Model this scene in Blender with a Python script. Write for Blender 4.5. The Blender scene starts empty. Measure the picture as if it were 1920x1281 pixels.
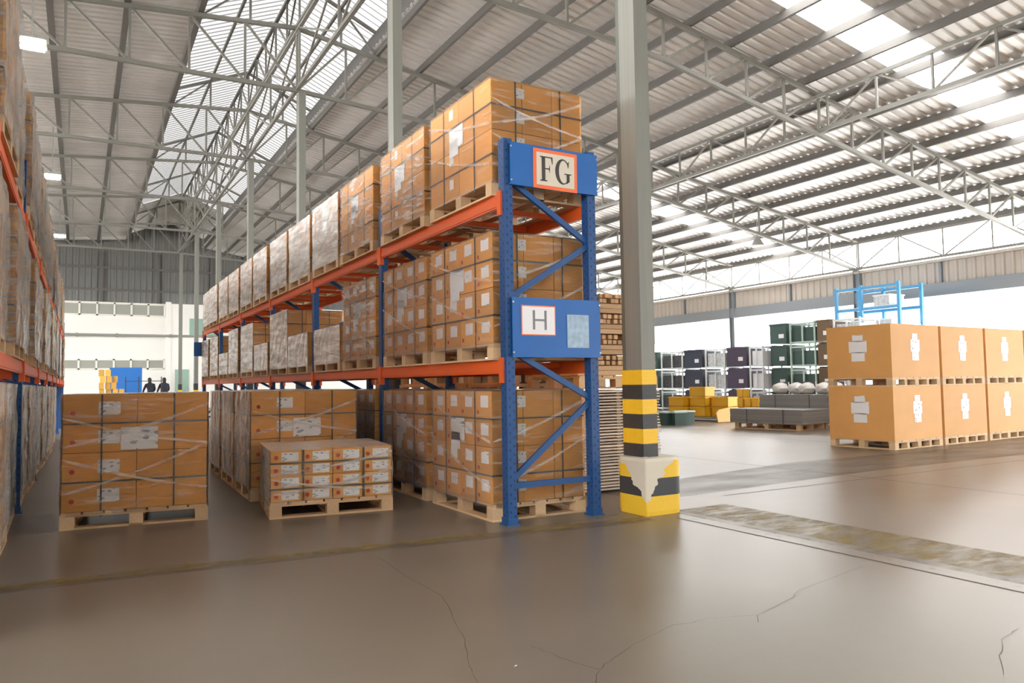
import bpy, math, random
from mathutils import Vector, Matrix
R = math.radians
random.seed(7)
S = bpy.context.scene
COL = S.collection

# ---------------------------------------------------------------- camera
def cam_basis(yaw, pitch, roll):
    f = Vector((math.sin(yaw)*math.cos(pitch), math.cos(yaw)*math.cos(pitch), math.sin(pitch)))
    r = Vector((math.cos(yaw), -math.sin(yaw), 0)); u = r.cross(f)
    c, s = math.cos(roll), math.sin(roll)
    return c*r+s*u, -s*r+c*u, f
F_PX = 1420.0
EYE = Vector((0, 0, 1.22))
RIGHT, UP, FWD = cam_basis(R(29.7), R(3.12), R(-0.84))
cam = bpy.data.objects.new('camera', bpy.data.cameras.new('camera')); COL.objects.link(cam)
cam.data.sensor_width = 36; cam.data.lens = 36*F_PX/1920
cam.data.clip_start = 0.05; cam.data.clip_end = 400
cam.matrix_world = Matrix((RIGHT, UP, -FWD)).transposed().to_4x4()
cam.location = EYE
S.camera = cam
def on_floor(x, y, z=0.0):                      # a pixel's point on a level surface
    d = RIGHT*((x-960)/F_PX) + UP*((640.5-y)/F_PX) + FWD
    return EYE + d*((z-EYE.z)/d.z)
def on_plane_y(x, y, Y):
    d = RIGHT*((x-960)/F_PX) + UP*((640.5-y)/F_PX) + FWD
    return EYE + d*(Y/d.y)

# ---------------------------------------------------------------- sky, daylight, exposure
W = bpy.data.worlds.new('sky'); S.world = W; W.use_nodes = True
bg = W.node_tree.nodes['Background']
bg.inputs[0].default_value = (1.0, 0.985, 0.96, 1); bg.inputs[1].default_value = 9.0     # even bright overcast sky
S.view_settings.view_transform = 'Standard'; S.view_settings.look = 'None'
S.view_settings.gamma = 1; S.view_settings.use_curve_mapping = False
S.view_settings.exposure = 0.95
S.cycles.max_bounces = 9; S.cycles.diffuse_bounces = 6; S.cycles.glossy_bounces = 4
S.cycles.transparent_max_bounces = 24; S.cycles.caustics_reflective = False; S.cycles.caustics_refractive = False
S.cycles.sample_clamp_indirect = 8; S.cycles.use_denoising = True
XL_OPEN = -15.6
def portal(name, loc, rot, sx, sy):             # sampling guides for the sky seen through the building's openings: they give no light
    l = bpy.data.lights.new(name, 'AREA'); l.shape = 'RECTANGLE'; l.size = sx; l.size_y = sy
    l.cycles.is_portal = True
    o = bpy.data.objects.new(name, l); COL.objects.link(o); o.location = loc; o.rotation_euler = rot
portal('daylight_opening', (25.75, 11, 2.2), (0, R(90), 0), 4.4, 50)
portal('daylight_left_opening', (XL_OPEN, 14, 5.8), (0, R(-90), 0), 5.2, 56)  # guide for the unseen opening added above the left wall for side light
for yp in (-2.6, 9.8, 21.85, 34.05):
    portal('daylight_strip', (18.6, yp, 8.0), (0, R(9.8), 0), 14.6, 1.2); portal('daylight_strip', (-9.2, yp, 9.25), (0, R(-4.9), 0), 13.6, 1.2)
portal('daylight_ridge', (4.5, 14, 11.4), (0, 0, 0), 4.6, 56)

# ---------------------------------------------------------------- materials
MATS = {}
def mat(name, color, rough=0.6, metal=0.0, vary=0.0, noise=0.0, nscale=8.0, stretch=(1, 1, 1), bump=0.0, coords='Generated', spec=0.5):
    m = bpy.data.materials.new(name); m.use_nodes = True; nt = m.node_tree; N = nt.nodes; L = nt.links
    b = N['Principled BSDF']; b.inputs['Roughness'].default_value = rough; b.inputs['Metallic'].default_value = metal
    b.inputs['Specular IOR Level'].default_value = spec
    b.inputs['Base Color'].default_value = (*color, 1)
    src = None
    if noise or bump:
        tc = N.new('ShaderNodeTexCoord'); mp = N.new('ShaderNodeMapping'); mp.inputs['Scale'].default_value = stretch
        nz = N.new('ShaderNodeTexNoise'); nz.inputs['Scale'].default_value = nscale; nz.inputs['Detail'].default_value = 5
        L.new(tc.outputs[coords], mp.inputs[0]); L.new(mp.outputs[0], nz.inputs[0])
    if noise or vary:
        hs = N.new('ShaderNodeHueSaturation'); hs.inputs['Color'].default_value = (*color, 1)
        val = None
        if noise:
            mr = N.new('ShaderNodeMapRange'); mr.inputs[1].default_value = 0.25; mr.inputs[2].default_value = 0.75
            mr.inputs[3].default_value = 1-noise; mr.inputs[4].default_value = 1+noise
            L.new(nz.outputs[0], mr.inputs[0]); val = mr.outputs[0]
        if vary:
            oi = N.new('ShaderNodeObjectInfo'); mv = N.new('ShaderNodeMapRange')
            mv.inputs[3].default_value = 1-vary; mv.inputs[4].default_value = 1+vary
            L.new(oi.outputs['Random'], mv.inputs[0])
            if val is None: val = mv.outputs[0]
            else:
                mm = N.new('ShaderNodeMath'); mm.operation = 'MULTIPLY'; L.new(val, mm.inputs[0]); L.new(mv.outputs[0], mm.inputs[1]); val = mm.outputs[0]
        L.new(val, hs.inputs['Value']); L.new(hs.outputs[0], b.inputs['Base Color'])
    if bump:
        bp = N.new('ShaderNodeBump'); bp.inputs['Strength'].default_value = bump; bp.inputs['Distance'].default_value = 0.01
        L.new(nz.outputs[0], bp.inputs['Height']); L.new(bp.outputs[0], b.inputs['Normal'])
    MATS[name] = m
    return m
mat('cardboard', (0.70, 0.365, 0.095), 0.62, vary=0.10, noise=0.08, nscale=3, stretch=(1, 1, 9))
mat('box_board', (0.68, 0.35, 0.11), 0.65, vary=0.05, noise=0.05, nscale=3)
mat('pallet_wood', (0.66, 0.46, 0.27), 0.75, vary=0.14, noise=0.16, nscale=4, stretch=(1, 6, 6))
mat('timber', (0.62, 0.42, 0.24), 0.8, vary=0.18, noise=0.15, nscale=5, stretch=(1, 5, 5))
mat('sheet_edge', (0.66, 0.56, 0.46), 0.8, vary=0.25)
mat('rack_orange', (0.78, 0.125, 0.022), 0.45, noise=0.06, nscale=5)
mat('grey_steel', (0.30, 0.30, 0.275), 0.5, noise=0.08, nscale=3)
mat('truss_steel', (0.19, 0.185, 0.165), 0.5)
mat('purlin_steel', (0.115, 0.108, 0.10), 0.6)
mat('column_paint', (0.20, 0.20, 0.178), 0.5, noise=0.08, nscale=6)
mat('column_dark', (0.10, 0.105, 0.09), 0.6)
mat('paint_yellow', (0.83, 0.50, 0.02), 0.5, noise=0.06, nscale=6)
mat('paint_black', (0.035, 0.037, 0.04), 0.5, noise=0.2, nscale=6)
mat('fascia_grey', (0.20, 0.215, 0.23), 0.5)
mat('cladding_tan', (0.42, 0.37, 0.32), 0.6)
mat('cladding_dark', (0.16, 0.16, 0.155), 0.6)
mat('canopy_grey', (0.13, 0.132, 0.138), 0.6)
mat('wall_white', (0.86, 0.85, 0.81), 0.7, noise=0.03, nscale=4)
mat('window_frame', (0.82, 0.81, 0.74), 0.5)
mat('pane_grey', (0.36, 0.37, 0.33), 0.15)
mat('pane_green', (0.30, 0.46, 0.38), 0.15)
mat('strap', (0.06, 0.06, 0.058), 0.4)
mat('strap_grey', (0.10, 0.10, 0.10), 0.35)
mat('label_red', (0.50, 0.055, 0.03), 0.6)
mat('ink', (0.05, 0.045, 0.04), 0.6)
mat('ink_grey', (0.22, 0.22, 0.23), 0.6)
mat('card_cream', (0.66, 0.60, 0.50), 0.6)
mat('card_white', (0.80, 0.80, 0.84), 0.5)
mat('tape_orange', (0.85, 0.17, 0.05), 0.5)
mat('panel_blue', (0.014, 0.125, 0.42), 0.4, noise=0.05, nscale=3)
mat('pocket_film', (0.34, 0.47, 0.60), 0.12, noise=0.25, nscale=5)
mat('bolt_steel', (0.6, 0.6, 0.6), 0.3, metal=0.8)
mat('bin_green', (0.035, 0.075, 0.065), 0.5, vary=0.2)
mat('bin_navy', (0.035, 0.045, 0.075), 0.5, vary=0.2)
mat('bin_purple', (0.06, 0.045, 0.085), 0.5, vary=0.2)
mat('bin_brown', (0.12, 0.075, 0.035), 0.5, vary=0.2)
mat('frame_white', (0.72, 0.76, 0.78), 0.45)
mat('frame_green', (0.45, 0.60, 0.54), 0.45)
mat('parts_dark', (0.06, 0.062, 0.068), 0.6, noise=0.7, nscale=9)
mat('parts_pale', (0.55, 0.57, 0.58), 0.6, noise=0.35, nscale=8)
mat('crate_yellow', (0.85, 0.47, 0.02), 0.45, vary=0.06)
mat('amber_board', (0.72, 0.40, 0.07), 0.6, vary=0.2)
mat('sheet_grey', (0.26, 0.255, 0.25), 0.6, vary=0.10)
mat('bundle_white', (0.74, 0.72, 0.68), 0.6, noise=0.12, nscale=4, bump=0.5)
mat('rack_sky_blue', (0.07, 0.33, 0.62), 0.45)
mat('orange_board', (0.80, 0.40, 0.10), 0.6)
mat('outdoor_concrete', (0.80, 0.79, 0.77), 0.8)
mat('tarp_blue', (0.02, 0.16, 0.52), 0.5)
mat('skin', (0.45, 0.27, 0.19), 0.6)
mat('hair', (0.015, 0.013, 0.012), 0.6)
mat('jacket_dark', (0.02, 0.024, 0.04), 0.8)
mat('lamp_metal', (0.30, 0.30, 0.28), 0.4)

def principled(m): return m.node_tree.nodes['Principled BSDF']
def blue_post():
    m = mat('rack_blue', (0.013, 0.075, 0.24), 0.38); nt = m.node_tree; N = nt.nodes; L = nt.links
    # punched slots: rows every 75 mm along the post, two staggered columns, read from the post's own coordinates
    tc = N.new('ShaderNodeTexCoord'); sp = N.new('ShaderNodeSeparateXYZ'); L.new(tc.outputs['Object'], sp.inputs[0])
    def mth(op, a, b=None, c=None):
        n = N.new('ShaderNodeMath'); n.operation = op
        for i, v in enumerate((a, b, c)):
            if v is None: continue
            if isinstance(v, (int, float)): n.inputs[i].default_value = v
            else: L.new(v, n.inputs[i])
        return n.outputs[0]
    side = mth('ADD', sp.outputs[0], sp.outputs[1])
    hit = None
    for off, ph in ((-0.02, 0.0), (0.02, 0.5)):
        fz = mth('ABSOLUTE', mth('SUBTRACT', mth('FRACT', mth('ADD', mth('DIVIDE', sp.outputs[2], 0.075), ph)), 0.5))
        a = mth('LESS_THAN', fz, 0.13)
        for s in (-1, 1):
            b2 = mth('LESS_THAN', mth('ABSOLUTE', mth('SUBTRACT', side, s*0.045+off)), 0.006)
            h = mth('MULTIPLY', a, b2); hit = h if hit is None else mth('MAXIMUM', hit, h)
    mx = N.new('ShaderNodeMix'); mx.data_type = 'RGBA'; mx.inputs[6].default_value = (0.013, 0.075, 0.24, 1); mx.inputs[7].default_value = (0.006, 0.012, 0.03, 1)
    L.new(hit, mx.inputs[0]); L.new(mx.outputs[2], principled(m).inputs['Base Color'])
blue_post()
mat('brace_blue', (0.014, 0.08, 0.25), 0.38)

def label_paper():                               # printed shipping label: lines of small print and a dark code block
    m = mat('label_paper', (0.80, 0.80, 0.80), 0.5); nt = m.node_tree; N = nt.nodes; L = nt.links
    tc = N.new('ShaderNodeTexCoord'); mp = N.new('ShaderNodeMapping'); mp.inputs['Scale'].default_value = (7, 1, 9)
    oi = N.new('ShaderNodeObjectInfo'); ad = N.new('ShaderNodeVectorMath'); ad.operation = 'ADD'
    L.new(tc.outputs['Generated'], mp.inputs[0]); L.new(mp.outputs[0], ad.inputs[0]); L.new(oi.outputs['Random'], ad.inputs[1])
    vo = N.new('ShaderNodeTexVoronoi'); vo.inputs['Scale'].default_value = 1.0; L.new(ad.outputs[0], vo.inputs[0])
    cr = N.new('ShaderNodeValToRGB'); cr.color_ramp.interpolation = 'CONSTANT'
    cr.color_ramp.elements[0].color = (0.80, 0.80, 0.81, 1); cr.color_ramp.elements[1].position = 0.80; cr.color_ramp.elements[1].color = (0.33, 0.33, 0.36, 1)
    L.new(vo.outputs['Color'], cr.inputs[0]); L.new(cr.outputs[0], principled(m).inputs['Base Color'])
label_paper()

def film(name, base, streak, dens, white, detail=6, scale=2.2, bumps=0.5):
    m = bpy.data.materials.new(name); m.use_nodes = True; nt = m.node_tree; N = nt.nodes; L = nt.links; N.clear()
    out = N.new('ShaderNodeOutputMaterial'); mix = N.new('ShaderNodeMixShader'); tr = N.new('ShaderNodeBsdfTransparent')
    pr = N.new('ShaderNodeBsdfPrincipled'); pr.inputs['Base Color'].default_value = (white, white, white*0.98, 1); pr.inputs['Roughness'].default_value = 0.16
    pr.inputs['Specular IOR Level'].default_value = 0.8
    tc = N.new('ShaderNodeTexCoord'); oi = N.new('ShaderNodeObjectInfo')
    ad = N.new('ShaderNodeVectorMath'); ad.operation = 'ADD'; L.new(tc.outputs['Object'], ad.inputs[0])
    sc = N.new('ShaderNodeVectorMath'); sc.operation = 'SCALE'; sc.inputs[0].default_value = (13, 7, 5); L.new(oi.outputs['Random'], sc.inputs['Scale']); L.new(sc.outputs[0], ad.inputs[1])
    mp = N.new('ShaderNodeMapping'); mp.inputs['Rotation'].default_value = (R(22), R(-22), 0); mp.inputs['Scale'].default_value = (1.3, 1.3, 9); L.new(ad.outputs[0], mp.inputs[0])
    nz = N.new('ShaderNodeTexNoise'); nz.inputs['Scale'].default_value = scale; nz.inputs['Detail'].default_value = detail; nz.inputs['Roughness'].default_value = 0.6; L.new(mp.outputs[0], nz.inputs[0])
    mr = N.new('ShaderNodeMapRange'); mr.inputs[1].default_value = dens; mr.inputs[2].default_value = dens+0.25; mr.inputs[3].default_value = base; mr.inputs[4].default_value = streak
    L.new(nz.outputs[0], mr.inputs[0])
    fr = N.new('ShaderNodeFresnel'); fr.inputs[0].default_value = 1.4
    ax = N.new('ShaderNodeMath'); ax.operation = 'MAXIMUM'; L.new(mr.outputs[0], ax.inputs[0]); L.new(fr.outputs[0], ax.inputs[1])
    bp = N.new('ShaderNodeBump'); bp.inputs['Strength'].default_value = bumps; bp.inputs['Distance'].default_value = 0.03; L.new(nz.outputs[0], bp.inputs['Height'])
    L.new(bp.outputs[0], pr.inputs['Normal'])
    L.new(ax.outputs[0], mix.inputs[0]); L.new(tr.outputs[0], mix.inputs[1]); L.new(pr.outputs[0], mix.inputs[2]); L.new(mix.outputs[0], out.inputs[0])
    MATS[name] = m
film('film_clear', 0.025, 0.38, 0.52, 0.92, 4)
film('film_medium', 0.10, 0.62, 0.46, 0.95, 4)
film('film_heavy', 0.18, 0.72, 0.44, 0.50, 4)
film('film_glare', 0.50, 0.94, 0.38, 1.0, 3, 1.4, 0.12)  # glare off the far rack loads, painted in as whiter film
film('film_band', 0.22, 0.50, 0.40, 0.9)

def skylight_sheet(name, through, diffuse):
    m = bpy.data.materials.new(name); m.use_nodes = True; nt = m.node_tree; N = nt.nodes; L = nt.links; N.clear()
    out = N.new('ShaderNodeOutputMaterial'); mix = N.new('ShaderNodeMixShader'); mix.inputs[0].default_value = 0.3
    tr = N.new('ShaderNodeBsdfTransparent'); tr.inputs[0].default_value = (through, through, through, 1)
    tl = N.new('ShaderNodeBsdfTranslucent'); tl.inputs[0].default_value = (diffuse, diffuse, diffuse, 1)
    L.new(tr.outputs[0], mix.inputs[1]); L.new(tl.outputs[0], mix.inputs[2]); L.new(mix.outputs[0], out.inputs[0]); MATS[name] = m
skylight_sheet('skylight', 0.8, 0.8)
skylight_sheet('skylight_white', 0.06, 0.09)

def roof_metal():
    m = mat('roof_sheet', (0.74, 0.73, 0.72), 0.42, metal=0.25, noise=0.10, nscale=0.6, coords='Object')
roof_metal()

def floor_mat():
    m = bpy.data.materials.new('concrete_floor'); m.use_nodes = True; nt = m.node_tree; N = nt.nodes; L = nt.links
    b = N['Principled BSDF']; tc = N.new('ShaderNodeTexCoord')
    def noise(scale, detail=6, rough=0.6):
        n = N.new('ShaderNodeTexNoise'); n.inputs['Scale'].default_value = scale; n.inputs['Detail'].default_value = detail; n.inputs['Roughness'].default_value = rough
        L.new(tc.outputs['Object'], n.inputs[0]); return n.outputs[0]
    n1, n2, n3 = noise(0.35), noise(3.0, 8, 0.7), noise(40, 3)
    ad = N.new('ShaderNodeMath'); ad.operation = 'MULTIPLY_ADD'; L.new(n2, ad.inputs[0]); ad.inputs[1].default_value = 0.5; L.new(n1, ad.inputs[2])
    a2 = N.new('ShaderNodeMath'); a2.operation = 'MULTIPLY_ADD'; L.new(n3, a2.inputs[0]); a2.inputs[1].default_value = 0.12; L.new(ad.outputs[0], a2.inputs[2])
    cr = N.new('ShaderNodeValToRGB'); e = cr.color_ramp.elements
    e[0].position = 0.45; e[0].color = (0.145, 0.120, 0.094, 1); e[1].position = 1.15; e[1].color = (0.212, 0.176, 0.138, 1)
    L.new(a2.outputs[0], cr.inputs[0]); L.new(cr.outputs[0], b.inputs['Base Color'])
    mr = N.new('ShaderNodeMapRange'); mr.inputs[3].default_value = 0.26; mr.inputs[4].default_value = 0.38; L.new(ad.outputs[0], mr.inputs[0]); mr.inputs[1].default_value = 0.4; mr.inputs[2].default_value = 1.1
    L.new(mr.outputs[0], b.inputs['Roughness']); b.inputs['Specular IOR Level'].default_value = 0.36
    bp = N.new('ShaderNodeBump'); bp.inputs['Strength'].default_value = 0.03; bp.inputs['Distance'].default_value = 0.01; L.new(n2, bp.inputs['Height']); L.new(bp.outputs[0], b.inputs['Normal'])
    MATS['concrete_floor'] = m
floor_mat()
def worn_paint(name, color, amount, scale, strength=0.55, soft=0.2):
    m = bpy.data.materials.new(name); m.use_nodes = True; nt = m.node_tree; N = nt.nodes; L = nt.links
    b = N['Principled BSDF']; b.inputs['Base Color'].default_value = (*color, 1); b.inputs['Roughness'].default_value = 0.8; b.inputs['Specular IOR Level'].default_value = 0.2
    tc = N.new('ShaderNodeTexCoord'); n = N.new('ShaderNodeTexNoise'); n.inputs['Scale'].default_value = scale; n.inputs['Detail'].default_value = 7; n.inputs['Roughness'].default_value = 0.7
    mp = N.new('ShaderNodeMapping'); mp.inputs['Scale'].default_value = (1, 2.5, 1); L.new(tc.outputs['Object'], mp.inputs[0]); L.new(mp.outputs[0], n.inputs[0])
    mr = N.new('ShaderNodeMapRange'); mr.inputs[1].default_value = amount; mr.inputs[2].default_value = amount+soft; mr.inputs[3].default_value = 0.0; mr.inputs[4].default_value = strength
    L.new(n.outputs[0], mr.inputs[0])
    tr = N.new('ShaderNodeBsdfTransparent'); mix = N.new('ShaderNodeMixShader'); L.new(mr.outputs[0], mix.inputs[0]); L.new(tr.outputs[0], mix.inputs[1]); L.new(b.outputs[0], mix.inputs[2])
    L.new(mix.outputs[0], N['Material Output'].inputs[0]); MATS[name] = m
worn_paint('worn_yellow', (0.42, 0.29, 0.06), 0.42, 3.5, 0.68, 0.25)
worn_paint('worn_dark', (0.085, 0.078, 0.065), 0.36, 1.6, 0.42, 0.35)
worn_paint('band_dark', (0.06, 0.05, 0.04), 0.25, 0.8, 0.4, 0.5)
worn_paint('dust_pale', (0.50, 0.45, 0.38), 0.52, 4)
mat('joint_dark', (0.06, 0.052, 0.045), 0.8)

# ---------------------------------------------------------------- building blocks
def link(name, data, parent=None, loc=(0, 0, 0), rot=(0, 0, 0), scale=(1, 1, 1)):
    o = bpy.data.objects.new(name, data); COL.objects.link(o)
    o.location = loc; o.rotation_euler = rot; o.scale = scale
    if parent is not None: o.parent = parent
    return o
def tag(o, label, cat=None, group=None, kind=None):
    if label: o['label'] = label
    if cat: o['category'] = cat
    if group: o['group'] = group
    if kind: o['kind'] = kind
    return o
def thing(name, label, cat, loc=(0, 0, 0), rz=0, group=None, kind=None):
    return tag(link(name, None, None, loc, (0, 0, rz)), label, cat, group, kind)
class MB:
    def __init__(s): s.v = []; s.f = []
    def box(s, c, d, rz=0.0):
        x, y, z = d[0]/2, d[1]/2, d[2]/2; n = len(s.v); cs, sn = math.cos(rz), math.sin(rz)
        for a, b, e in ((-x, -y, -z), (x, -y, -z), (x, y, -z), (-x, y, -z), (-x, -y, z), (x, -y, z), (x, y, z), (-x, y, z)):
            s.v.append((c[0]+a*cs-b*sn, c[1]+a*sn+b*cs, c[2]+e))
        s.f += [tuple(n+i for i in q) for q in ((0, 3, 2, 1), (4, 5, 6, 7), (0, 1, 5, 4), (1, 2, 6, 5), (2, 3, 7, 6), (3, 0, 4, 7))]
    def bar(s, a, b, w, h=None):
        a, b = Vector(a), Vector(b); d = (b-a).normalized(); h = h or w
        up = Vector((0, 0, 1)) if abs(d.z) < 0.95 else Vector((0, 1, 0))
        u = d.cross(up).normalized()*w/2; v = u.cross(d).normalized()*h/2; n = len(s.v)
        for p in (a, b):
            for q in (-u-v, u-v, u+v, -u+v): s.v.append(tuple(p+q))
        s.f += [tuple(n+i for i in q) for q in ((0, 1, 2, 3), (7, 6, 5, 4), (0, 4, 5, 1), (1, 5, 6, 2), (2, 6, 7, 3), (3, 7, 4, 0))]
    def prism(s, poly, y0, y1):                   # polygon in XZ, thickness along Y
        n = len(s.v); k = len(poly)
        for y in (y0, y1): s.v += [(p[0], y, p[1]) for p in poly]
        s.f.append(tuple(range(n, n+k))); s.f.append(tuple(range(n+2*k-1, n+k-1, -1)))
        for i in range(k): j = (i+1) % k; s.f.append((n+i, n+k+i, n+k+j, n+j))
    def tube(s, a, b, r, k=12, r2=None):
        a, b = Vector(a), Vector(b); d = (b-a).normalized(); up = Vector((0, 0, 1)) if abs(d.z) < 0.95 else Vector((0, 1, 0))
        u = d.cross(up).normalized(); v = u.cross(d); n = len(s.v); r2 = r if r2 is None else r2
        for p, q in ((a, r), (b, r2)):
            for i in range(k): t = 2*math.pi*i/k; s.v.append(tuple(p+u*math.cos(t)*q+v*math.sin(t)*q))
        for i in range(k): j = (i+1) % k; s.f.append((n+i, n+j, n+k+j, n+k+i))
        s.f.append(tuple(range(n+k-1, n-1, -1))); s.f.append(tuple(range(n+k, n+2*k)))
    def mesh(s, name, m):
        me = bpy.data.meshes.new(name); me.from_pydata(s.v, [], s.f); me.materials.append(MATS[m]); me.update(); return me
    def build(s, name, m, parent=None, loc=(0, 0, 0), rot=(0, 0, 0)):
        return link(name, s.mesh(name, m), parent, loc, rot)
UNIT = {}
def unit(m):
    if m not in UNIT:
        b = MB(); b.box((0, 0, 0), (1, 1, 1)); UNIT[m] = b.mesh('unit_'+m, m)
    return UNIT[m]
def slab(name, m, parent, c, d, rot=(0, 0, 0)): return link(name, unit(m), parent, c, rot, d)
def rod(name, m, parent, a, b, w, h=None):
    a, b = Vector(a), Vector(b); d = b-a; o = link(name, unit(m), parent, (a+b)/2, scale=(w, h or w, d.length))
    o.rotation_euler = d.to_track_quat('Z', 'Y').to_euler(); return o

# ---------------------------------------------------------------- floor
XW, YE, YB, XL = 25.6, 50.0, -14.0, -15.5            # right wall, end wall, back wall, left wall
fb = MB(); fb.v = [(XL, YB, 0), (XW, YB, 0), (XW, YE, 0), (XL, YE, 0)]; fb.f = [(0, 1, 2, 3)]
floor = fb.build('floor', 'concrete_floor'); tag(floor, 'brown grey polished concrete floor', None, None, 'structure')
def ribbon(name, pts, w, m, z=0.002):
    b = MB(); n = len(pts)
    for i, p in enumerate(pts):
        a, c = Vector(pts[max(i-1, 0)]), Vector(pts[min(i+1, n-1)]); d = (c-a); d = Vector((-d.y, d.x, 0)).normalized()
        ww = (w[i] if isinstance(w, list) else w)/2
        b.v += [(p[0]+d.x*ww, p[1]+d.y*ww, z), (p[0]-d.x*ww, p[1]-d.y*ww, z)]
        if i: b.f.append((2*i-2, 2*i-1, 2*i+1, 2*i))
    return b.build(name, m, floor)
ribbon('floor_marking', [(-4, 5.82), (0.2, 5.68), (2.6, 5.50), (4.4, 5.33)], 0.16, 'worn_yellow', 0.002)
ribbon('floor_marking', [(-4, 5.76), (0.2, 5.62), (2.6, 5.44), (4.4, 5.27)], 0.20, 'worn_dark', 0.0012)
ribbon('floor_marking', [(3.2, 5.55), (4.3, 5.62)], 0.05, 'worn_yellow', 0.003)
ribbon('floor_strip', [(5.15, 5.5), (5.25, -8)], 0.75, 'worn_dark', 0.0010)
ribbon('floor_strip', [(5.2, 5.5), (5.3, -8)], 0.62, 'worn_yellow', 0.0018)
ribbon('floor_strip', [(4.80, 5.2), (4.90, -8)], 0.05, 'dust_pale', 0.0026)
ribbon('floor_strip', [(4.70, 5.2), (4.78, -8)], 0.03, 'dust_pale', 0.0026)
ribbon('floor_strip', [(5.0, 6.5), (9, 7.0), (14, 6.9), (24, 6.9)], [0.9, 1.3, 1.2, 1.0], 'band_dark', 0.0010)  # broad darker band laid across the floor
ribbon('floor_joint', [(8.35, -8), (8.35, 45)], 0.012, 'joint_dark')
ribbon('floor_joint', [(4.62, -8), (4.62, 5.2)], 0.014, 'joint_dark')
ribbon('floor_joint', [(5.9, 5.9), (XW, 5.9)], 0.012, 'joint_dark')
ribbon('floor_joint', [(12.4, -8), (12.4, 45)], 0.012, 'joint_dark')
CR = [[(700, 1040), (762, 1080), (828, 1118), (850, 1160), (871, 1200), (880, 1250), (895, 1281), (900, 1400)],
      [(1620, 1062), (1495, 1110), (1485, 1122), (1420, 1155), (1330, 1160), (1300, 1168), (1265, 1172), (1200, 1203), (1150, 1235), (1122, 1258), (1112, 1300)],
      [(1122, 1256), (1080, 1245), (1020, 1222), (985, 1208)], [(1910, 1180), (1880, 1200), (1876, 1230), (1885, 1281)], [(1420, 1155), (1424, 1175)]]
for c in CR:
    pts = []
    P = [on_floor(*q) for q in c]
    for a, b2 in zip(P, P[1:]):
        for k in range(4):
            t = k/4; pts.append((a.x+(b2.x-a.x)*t+random.uniform(-1, 1)*0.006, a.y+(b2.y-a.y)*t+random.uniform(-1, 1)*0.006))
    ribbon('floor_crack', pts, [random.uniform(0.001, 0.0032) for _ in pts], 'joint_dark', 0.0025)
ob = MB(); ob.v = [(XL, -60, -0.02), (-120, -60, -0.02), (-120, 120, -0.02), (XL, 120, -0.02)]; ob.f = [(3, 2, 1, 0)]
tag(ob.build('ground_dock', 'outdoor_concrete'), 'pale concrete dock outside', None, None, 'structure')
ob = MB(); ob.v = [(XW, -60, -0.02), (140, -60, -0.02), (140, 120, -0.02), (XW, 120, -0.02)]; ob.f = [(0, 1, 2, 3)]
tag(ob.build('ground_yard', 'outdoor_concrete'), 'pale concrete yard outside the open side', None, None, 'structure')

# ---------------------------------------------------------------- roof
ceiling = tag(link('ceiling', None), 'corrugated metal roof on steel trusses with skylights', None, None, 'structure')
SR, SL, ZT = 0.173, 0.085, 9.98
def ztop(x): return ZT-SR*(x-4.5) if x > 4.5 else ZT-SL*(4.5-x)
def zbot(x):
    if x > 10.4: return 8.02-0.18*(x-10.4)
    if x > 4.5: return 8.42-0.068*(x-4.5)
    if x > -0.8: return 8.42
    return ztop(x)-1.08
def corrugated(name, y0, y1, A, B, m, parent, period=0.26, depth=0.045):
    b = MB(); y = y0; prof = []
    while y < y1-1e-6:
        for f, d in ((0, 0), (0.58, 0), (0.68, 1), (0.90, 1)):
            yy = y+f*period
            if yy <= y1: prof.append((yy, d*depth))
        y += period
    prof.append((y1, 0))
    for yy, d in prof: b.v += [(A[0], yy, A[1]+d), (B[0], yy, B[1]+d)]
    for i in range(len(prof)-1): b.f.append((2*i, 2*i+2, 2*i+3, 2*i+1))
    return b.build(name, m, parent)
STRIPS = [(-3.1, -2.1), (9.25, 10.35), (21.3, 22.4), (33.5, 34.6)]
def roof_side(xa, xb):
    A, B = (xa, ztop(xa)+0.24), (xb, ztop(xb)+0.24); y = YB
    for s0, s1 in STRIPS:
        corrugated('roof_sheet', y, s0, A, B, 'roof_sheet', ceiling)
        M0 = (11.6, ztop(11.6)+0.24)
        corrugated('roof_sheet', s0, s1, A, M0, 'roof_sheet', ceiling)
        corrugated('skylight_sheet', s0, s1, M0, B, 'skylight', ceiling); y = s1
    corrugated('roof_sheet', y, YE, A, B, 'roof_sheet', ceiling)
roof_side(6.45, XW+0.8)
A, B = (XL-0.5, ztop(XL-0.5)+0.24), (2.4, ztop(2.4)+0.24); y = YB
for s0, s1 in STRIPS:                             # unseen strips added down this slope to light the racks' aisle faces
    M0 = (-2.6, ztop(-2.6)+0.24)
    corrugated('roof_sheet', y, s0, A, B, 'roof_sheet', ceiling)
    corrugated('roof_sheet', s0, s1, M0, B, 'roof_sheet', ceiling)
    corrugated('skylight_sheet', s0, s1, A, M0, 'skylight', ceiling); y = s1
corrugated('roof_sheet', y, YE, A, B, 'roof_sheet', ceiling)
for a, b2 in (((2.2, 10.32), (4.5, 11.3)), ((4.5, 11.3), (6.7, 10.32))):
    corrugated('skylight_sheet', YB, 42, a, b2, 'skylight_white', ceiling)
    corrugated('roof_sheet', 42, YE, a, b2, 'roof_sheet', ceiling)
x = 6.55
while x < XW+0.5:
    slab('purlin', 'purlin_steel', ceiling, (x, (YB+YE)/2, ztop(x)+0.145), (0.075, YE-YB, 0.17)); x += 1.2
x = 2.3
while x > XL:
    slab('purlin', 'purlin_steel', ceiling, (x, (YB+YE)/2, ztop(x)+0.145), (0.13, YE-YB, 0.17)); x -= 1.5
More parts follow.
